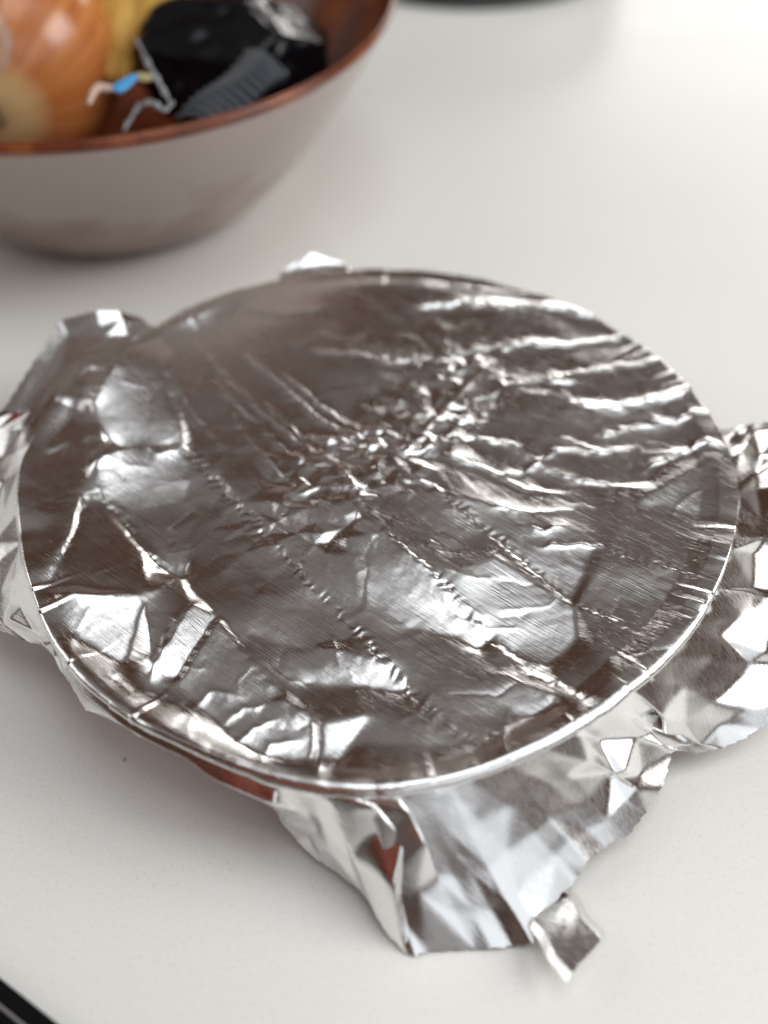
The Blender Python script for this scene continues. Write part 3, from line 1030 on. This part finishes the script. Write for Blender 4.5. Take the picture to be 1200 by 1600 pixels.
# ------------------------------------------------------------------ black plastic bag, yellow paper, tag
M_BLACK, nt, b = new_mat('black_plastic')
b.inputs['Base Color'].default_value = (0.003, 0.0035, 0.005, 1)
b.inputs['Specular IOR Level'].default_value = 0.28
b.inputs['Roughness'].default_value = 0.2
M_RIB, nt, b = new_mat('ribbed_black_plastic')
b.inputs['Base Color'].default_value = (0.065, 0.075, 0.088, 1)
b.inputs['Roughness'].default_value = 0.3
M_SEAM, nt, b = new_mat('seam_highlight')
b.inputs['Base Color'].default_value = (0.30, 0.31, 0.33, 1)  # pale grey puts the highlight along the crimped edge into the colour
b.inputs['Metallic'].default_value = 0.3
b.inputs['Roughness'].default_value = 0.3
M_YEL, nt, b = new_mat('yellow_paper')
cl = ramp(nt, noise(nt, 60, 5), [(0.3, (0.50, 0.27, 0.04)), (0.6, (0.72, 0.43, 0.09)), (0.8, (0.8, 0.56, 0.2))])
nt.links.new(cl, b.inputs['Base Color'])
b.inputs['Roughness'].default_value = 0.6

BC = at(362, 96, 0.070)
bag = thing('black_plastic_bag', 'crumpled black plastic bag in the bowl beside the onion', 'bag', BC)
bm = bmesh.new()
bmesh.ops.create_icosphere(bm, subdivisions=6, radius=1)
from mathutils import noise as mnoise
rg = np.random.default_rng(3)
dirs = rg.normal(size=(70, 3))
dirs /= np.linalg.norm(dirs, axis=1, keepdims=True)
offs = rg.uniform(0.74, 1.02, 70)
for v in bm.verts:
    n = np.array(v.co)
    r = min(1.1, float(np.min(np.where(dirs @ n > 0.15, offs / np.maximum(dirs @ n, 0.15), 9))))
    r += 0.06 * abs(mnoise.noise(v.co * 3.0))
    v.co = Vector((n[0] * r * 0.055, n[1] * r * 0.052, n[2] * r * 0.038))
me = bpy.data.meshes.new('bag_body')
bm.to_mesh(me)
bm.free()
link_mesh('bag_body', me, M_BLACK, bag)


def world_patch(name, corners, nu, nv, fn, mat, parent, thick=0.0):
    """corners: 4 world points; fn(u, v) lifts along z"""
    V = np.zeros((nu, nv, 3))
    o = Vector(parent.location) if parent else Vector((0, 0, 0))
    for i in range(nu):
        for j in range(nv):
            u, v = i / (nu - 1), j / (nv - 1)
            p = (corners[0] * (1 - u) + corners[1] * u) * (1 - v) + (corners[3] * (1 - u) + corners[2] * u) * v
            V[i, j] = p + Vector(fn(u, v)) - o
    ob = link_mesh(name, grid_mesh(name, V), mat, parent)
    if thick:
        m = ob.modifiers.new('thickness', 'SOLIDIFY')
        m.thickness = thick
    return ob


rc = [at(275, 188, .088), at(392, 78, .100), at(450, 118, .095), at(345, 205, .084)]
world_patch('ribbed_panel', rc, 120, 30, lambda u, v: (0, 0, 0.004 * math.sin(math.pi * v) * (0.4 + 0.6 * math.sin(math.pi * u)) + 0.0015 * math.sin(7 * u + 3 * v) + 0.0013 * math.sin(u * 2 * math.pi * 11 + 2 * v)), M_RIB, bag, 0.0006)


def ribbon(name, pix, w, mat, parent, amp=0.0):
    P = [at(*q) for q in pix]
    o = Vector(parent.location)
    n = 10
    C_ = [P[0]] + P + [P[-1]]
    pts_ = []
    for q in range(1, len(C_) - 2):
        p0, p1, p2, p3 = C_[q - 1:q + 3]
        for t in np.linspace(0, 1, n, endpoint=False):
            pts_.append(0.5 * (2 * p1 + (p2 - p0) * t + (2 * p0 - 5 * p1 + 4 * p2 - p3) * t * t + (3 * p1 - p0 - 3 * p2 + p3) * t ** 3))
    pts_.append(P[-1])
    w0 = w
    V = np.zeros((len(pts_), 9, 3))
    for i, p in enumerate(pts_):
        d = (pts_[min(i + 1, len(pts_) - 1)] - pts_[max(i - 1, 0)]).normalized()
        s_ = d.cross(Vector((0, -0.6, 0.8))).normalized()
        n_ = s_.cross(d)
        e_ = i / (len(pts_) - 1)
        w = w0 * (0.15 + 0.85 * math.sin(math.pi * min(max(e_, 0.02), 0.98)) ** 0.5) * (1 + (0.3 if amp else 0.0) * math.sin(i * 0.9))
        for j in range(9):
            a = 2 * math.pi * j / 8
            V[i, j] = p - o + s_ * w * math.cos(a) + n_ * w * 0.35 * math.sin(a) + Vector((0, 0, amp * math.sin(i * 1.6)))
    return link_mesh(name, grid_mesh(name, V), mat, parent)


ribbon('crimped_seam', [(212, 60, .106), (232, 100, .104), (252, 135, .100), (268, 165, .094)], 0.0011, M_SEAM, bag, 0.0006)
ribbon('crimped_seam', [(272, 158, .096), (256, 172, .094), (238, 160, .096), (216, 168, .093), (192, 205, .088)], 0.0013, M_SEAM, bag, 0.0004)

YC = at(185, 20, 0.07)
yel = thing('yellow_wrapper', 'creased yellow paper wrapper standing behind the onion', 'wrapper', YC)
yc = [at(165, 118, .070), at(225, 104, .072), at(345, -70, .110), at(60, -70, .108)]
rg2 = np.random.default_rng(9)
jit = rg2.normal(size=(8, 8)) * 0.0035


def ylift(u, v):
    a, c = u * 6.99, v * 6.99
    i, j = int(a), int(c)
    a, c = a - i, c - j
    h = (jit[i, j] * (1 - a) + jit[i + 1, j] * a) * (1 - c) + (jit[i, j + 1] * (1 - a) + jit[i + 1, j + 1] * a) * c
    return (0.5 * h, -0.006 * math.sin(math.pi * u) + h, h + 0.0025 * abs(math.sin(u * 11)))


world_patch('paper_sheet', yc, 90, 90, ylift, M_YEL, yel, 0.0005)

M_WHITE, nt, b = new_mat('tag_white')
b.inputs['Base Color'].default_value = (0.62, 0.45, 0.38, 1)
M_BLUE, nt, b = new_mat('tag_blue')
b.inputs['Base Color'].default_value = (0.05, 0.30, 0.60, 1)
M_OLIVE, nt, b = new_mat('tag_tan')
b.inputs['Base Color'].default_value = (0.32, 0.27, 0.12, 1)
tg = thing('tag', 'small white and blue plastic tag between onion and black bag', 'tag', at(180, 135, .10))
ribbon('white_end', [(139, 163, .103), (150, 138, .106), (168, 137, .106), (180, 140, .106)], 0.0019, M_WHITE, tg)
ribbon('blue_band', [(177, 140, .106), (190, 134, .1062), (212, 117, .107)], 0.0027, M_BLUE, tg)
ribbon('tan_end', [(211, 119, .106), (238, 121, .104)], 0.0022, M_OLIVE, tg)

# ------------------------------------------------------------------ other things on the table
M_STEEL, nt, b = new_mat('dull_steel')
b.inputs['Base Color'].default_value = (0.42, 0.43, 0.42, 1)
b.inputs['Metallic'].default_value = 0.8
b.inputs['Roughness'].default_value = 0.35
M_SHADE, nt, b = new_mat('base_shade')
b.inputs['Base Color'].default_value = (0.10, 0.105, 0.105, 1)  # dark tone paints the shadow under the pan's edge
b.inputs['Roughness'].default_value = 0.5
PR = 0.115
pc = at(752, 7, 0.002)
pan = thing('steel_pan', 'round dull grey pan with shade painted dark on its base standing behind the bowl', 'pan', (pc.x, pc.y + PR, 0))
lathe('pan_base_shade', smooth_profile([(0.0005, 0.0), (PR - 0.006, 0.0), (PR, 0.001), (PR + 0.001, 0.006), (PR, 0.0075), (0.0005, 0.0076)], 5), 128, M_SHADE, pan)
lathe('pan_wall', smooth_profile([(PR - 0.001, 0.0078), (PR + 0.003, 0.012), (PR + 0.006, 0.03), (PR + 0.007, 0.045), (PR + 0.004, 0.0455), (PR + 0.002, 0.03), (PR - 0.003, 0.012), (0.0005, 0.0115)], 6), 128, M_STEEL, pan)

M_GLASS, nt, b = new_mat('black_glass')
b.inputs['Base Color'].default_value = (0.004, 0.004, 0.005, 1)
b.inputs['Roughness'].default_value = 0.12
b.inputs['Specular IOR Level'].default_value = 0.25
M_TRIM, nt, b = new_mat('grey_trim')
b.inputs['Base Color'].default_value = (0.20, 0.19, 0.185, 1)
b.inputs['Roughness'].default_value = 0.45
e0, e1 = at(0, 1527, 0.006), at(92, 1600, 0.006)
ed = (e1 - e0).normalized()
en = Vector((ed.y, -ed.x, 0))
if en.y > 0:
    en = -en
panel = thing('black_tablet', 'flat black glass tablet with a thin grey trim line at the table corner', 'tablet', e0)
panel.rotation_euler = (0, 0, math.atan2(ed.y, ed.x))
box('tablet_body', -0.15, 0.12, -0.10, 0.0, -0.006, 0.0, M_GLASS, 0.0007, panel)
box('trim_line', -0.148, 0.118, -0.0058, -0.0049, -0.001, 0.0003, M_TRIM, 0.0002, panel)

M_CRUMB, nt, b = new_mat('crumb')
b.inputs['Base Color'].default_value = (0.72, 0.60, 0.42, 1)
for px_, py_, r_, lb in ((193, 1187, .0007, 'tiny tan crumb on the white table by the foil'), ):
    bm = bmesh.new()
    bmesh.ops.create_icosphere(bm, subdivisions=2, radius=r_)
    for v in bm.verts:
        v.co *= random.uniform(.65, 1.2)
        v.co.z *= 0.45
    me = bpy.data.meshes.new('crumb')
    bm.to_mesh(me)
    bm.free()
    o = link_mesh('crumb', me, M_CRUMB)
    o.location = at(px_, py_, r_ * 0.3)
    tag(o, lb, 'crumb')

# ------------------------------------------------------------------ the person taking the picture (seen as red reflections)
M_RED, nt, b = new_mat('red_knit')
cl = ramp(nt, noise(nt, 300, 4), [(0.3, (0.26, 0.014, 0.012)), (0.7, (0.40, 0.028, 0.022))])
nt.links.new(cl, b.inputs['Base Color'])
b.inputs['Roughness'].default_value = 0.85
M_SKIN, nt, b = new_mat('skin')
cl = ramp(nt, noise(nt, 60, 4), [(0.3, (0.50, 0.28, 0.19)), (0.7, (0.58, 0.34, 0.24))])
nt.links.new(cl, b.inputs['Base Color'])
b.inputs['Roughness'].default_value = 0.5
M_HAIR, nt, b = new_mat('dark_hair')
b.inputs['Base Color'].default_value = (0.03, 0.018, 0.012, 1)
b.inputs['Roughness'].default_value = 0.5
M_TROUSER, nt, b = new_mat('dark_trousers')
b.inputs['Base Color'].default_value = (0.03, 0.035, 0.05, 1)
b.inputs['Roughness'].default_value = 0.9


def skinned(name, nodes, edges, root, mat, parent):
    """nodes: (x, y, z, rx, ry)"""
    me = bpy.data.meshes.new(name)
    me.from_pydata([n[:3] for n in nodes], edges, [])
    o = bpy.data.objects.new(name, me)
    COL.objects.link(o)
    me.materials.append(mat)
    o.parent = parent
    sk = o.modifiers.new('skin', 'SKIN')
    sk.use_smooth_shade = True
    for i, n in enumerate(nodes):
        v = me.skin_vertices[0].data[i]
        v.radius = (n[3], n[4])
        v.use_root = (i == root)
    o.modifiers.new('sub', 'SUBSURF').render_levels = 2
    return o


man = thing('person', 'person in a dark red knitted top, seen only as red reflections in the foil', 'person', (-0.30, -0.80, -0.75))


def chain(L):
    return [(i, i + 1) for i in range(L - 1)]


# body: pelvis, waist, chest, neck, head, legs, arms and hands in one surface
bn = [(0, 0, .92, .13, .10), (0, 0.01, 1.08, .115, .09), (0, .03, 1.26, .14, .10), (0, .05, 1.42, .10, .07), (0, .07, 1.50, .05, .05), (0, .10, 1.58, .065, .07), (0, .11, 1.68, .07, .085), (0, .11, 1.74, .045, .05)]
be = chain(8)


def limb(start, pts_):
    k0 = start
    for p in pts_:
        bn.append(p)
        be.append((k0, len(bn) - 1))
        k0 = len(bn) - 1
    return k0


for sx in (-1, 1):
    limb(0, [(sx * .09, 0, .84, .085, .085), (sx * .10, .03, .48, .055, .06), (sx * .10, 0, .10, .04, .04), (sx * .10, .03, .05, .04, .035), (sx * .11, .14, .03, .035, .025)])
arms = {}
for sx, hx in ((-1, .20), (1, .36)):
    w = limb(3, [(sx * .17, .06, 1.38, .055, .055), (sx * .22 + .02, .16, 1.16, .042, .042), (hx - .02 * sx, .36, 1.06, .028, .026), (hx, .395, 1.055, .034, .018)])
    for q, (dx, L) in enumerate(((-.024, .062), (-.008, .072), (.008, .068), (.024, .054))):
        limb(w, [(hx + dx, .42, 1.055 + .004 * q, .0095, .0095), (hx + dx * 1.1, .42 + .35 * L, 1.06, .0085, .0085), (hx + dx * 1.1, .42 + .3 * L, 1.06 + .4 * L, .0075, .0075)])
    limb(w, [(hx + sx * -.03, .40, 1.065, .011, .011), (hx + sx * -.045, .42, 1.085, .009, .009)])
skinned('body', bn, be, 0, M_SKIN, man)
tn = [(0, 0, .93, .155, .125), (0, 0.01, 1.08, .14, .112), (0, .03, 1.26, .16, .125), (0, .048, 1.41, .12, .085), (0, .06, 1.455, .07, .065)]
te = chain(5)
for sx, hx in ((-1, .20), (1, .36)):
    k0 = 3
    for p in ((sx * .17, .06, 1.38, .075, .075), (sx * .22 + .02, .16, 1.16, .060, .060), (hx - .03 * sx, .33, 1.075, .040, .040)):
        tn.append(p)
        te.append((k0, len(tn) - 1))
        k0 = len(tn) - 1
skinned('red_top', tn, te, 0, M_RED, man)
gn = [(0, 0, .90, .145, .115)]
ge = []
for sx in (-1, 1):
    k0 = 0
    for p in ((sx * .09, 0, .82, .10, .10), (sx * .10, .03, .48, .072, .075), (sx * .10, 0, .12, .055, .055)):
        gn.append(p)
        ge.append((k0, len(gn) - 1))
        k0 = len(gn) - 1
skinned('trousers', gn, ge, 0, M_TROUSER, man)
hn = [(0, .085, 1.62, .07, .06), (0, .09, 1.70, .085, .085), (0, .10, 1.765, .06, .065)]
skinned('hair', hn, chain(3), 0, M_HAIR, man)
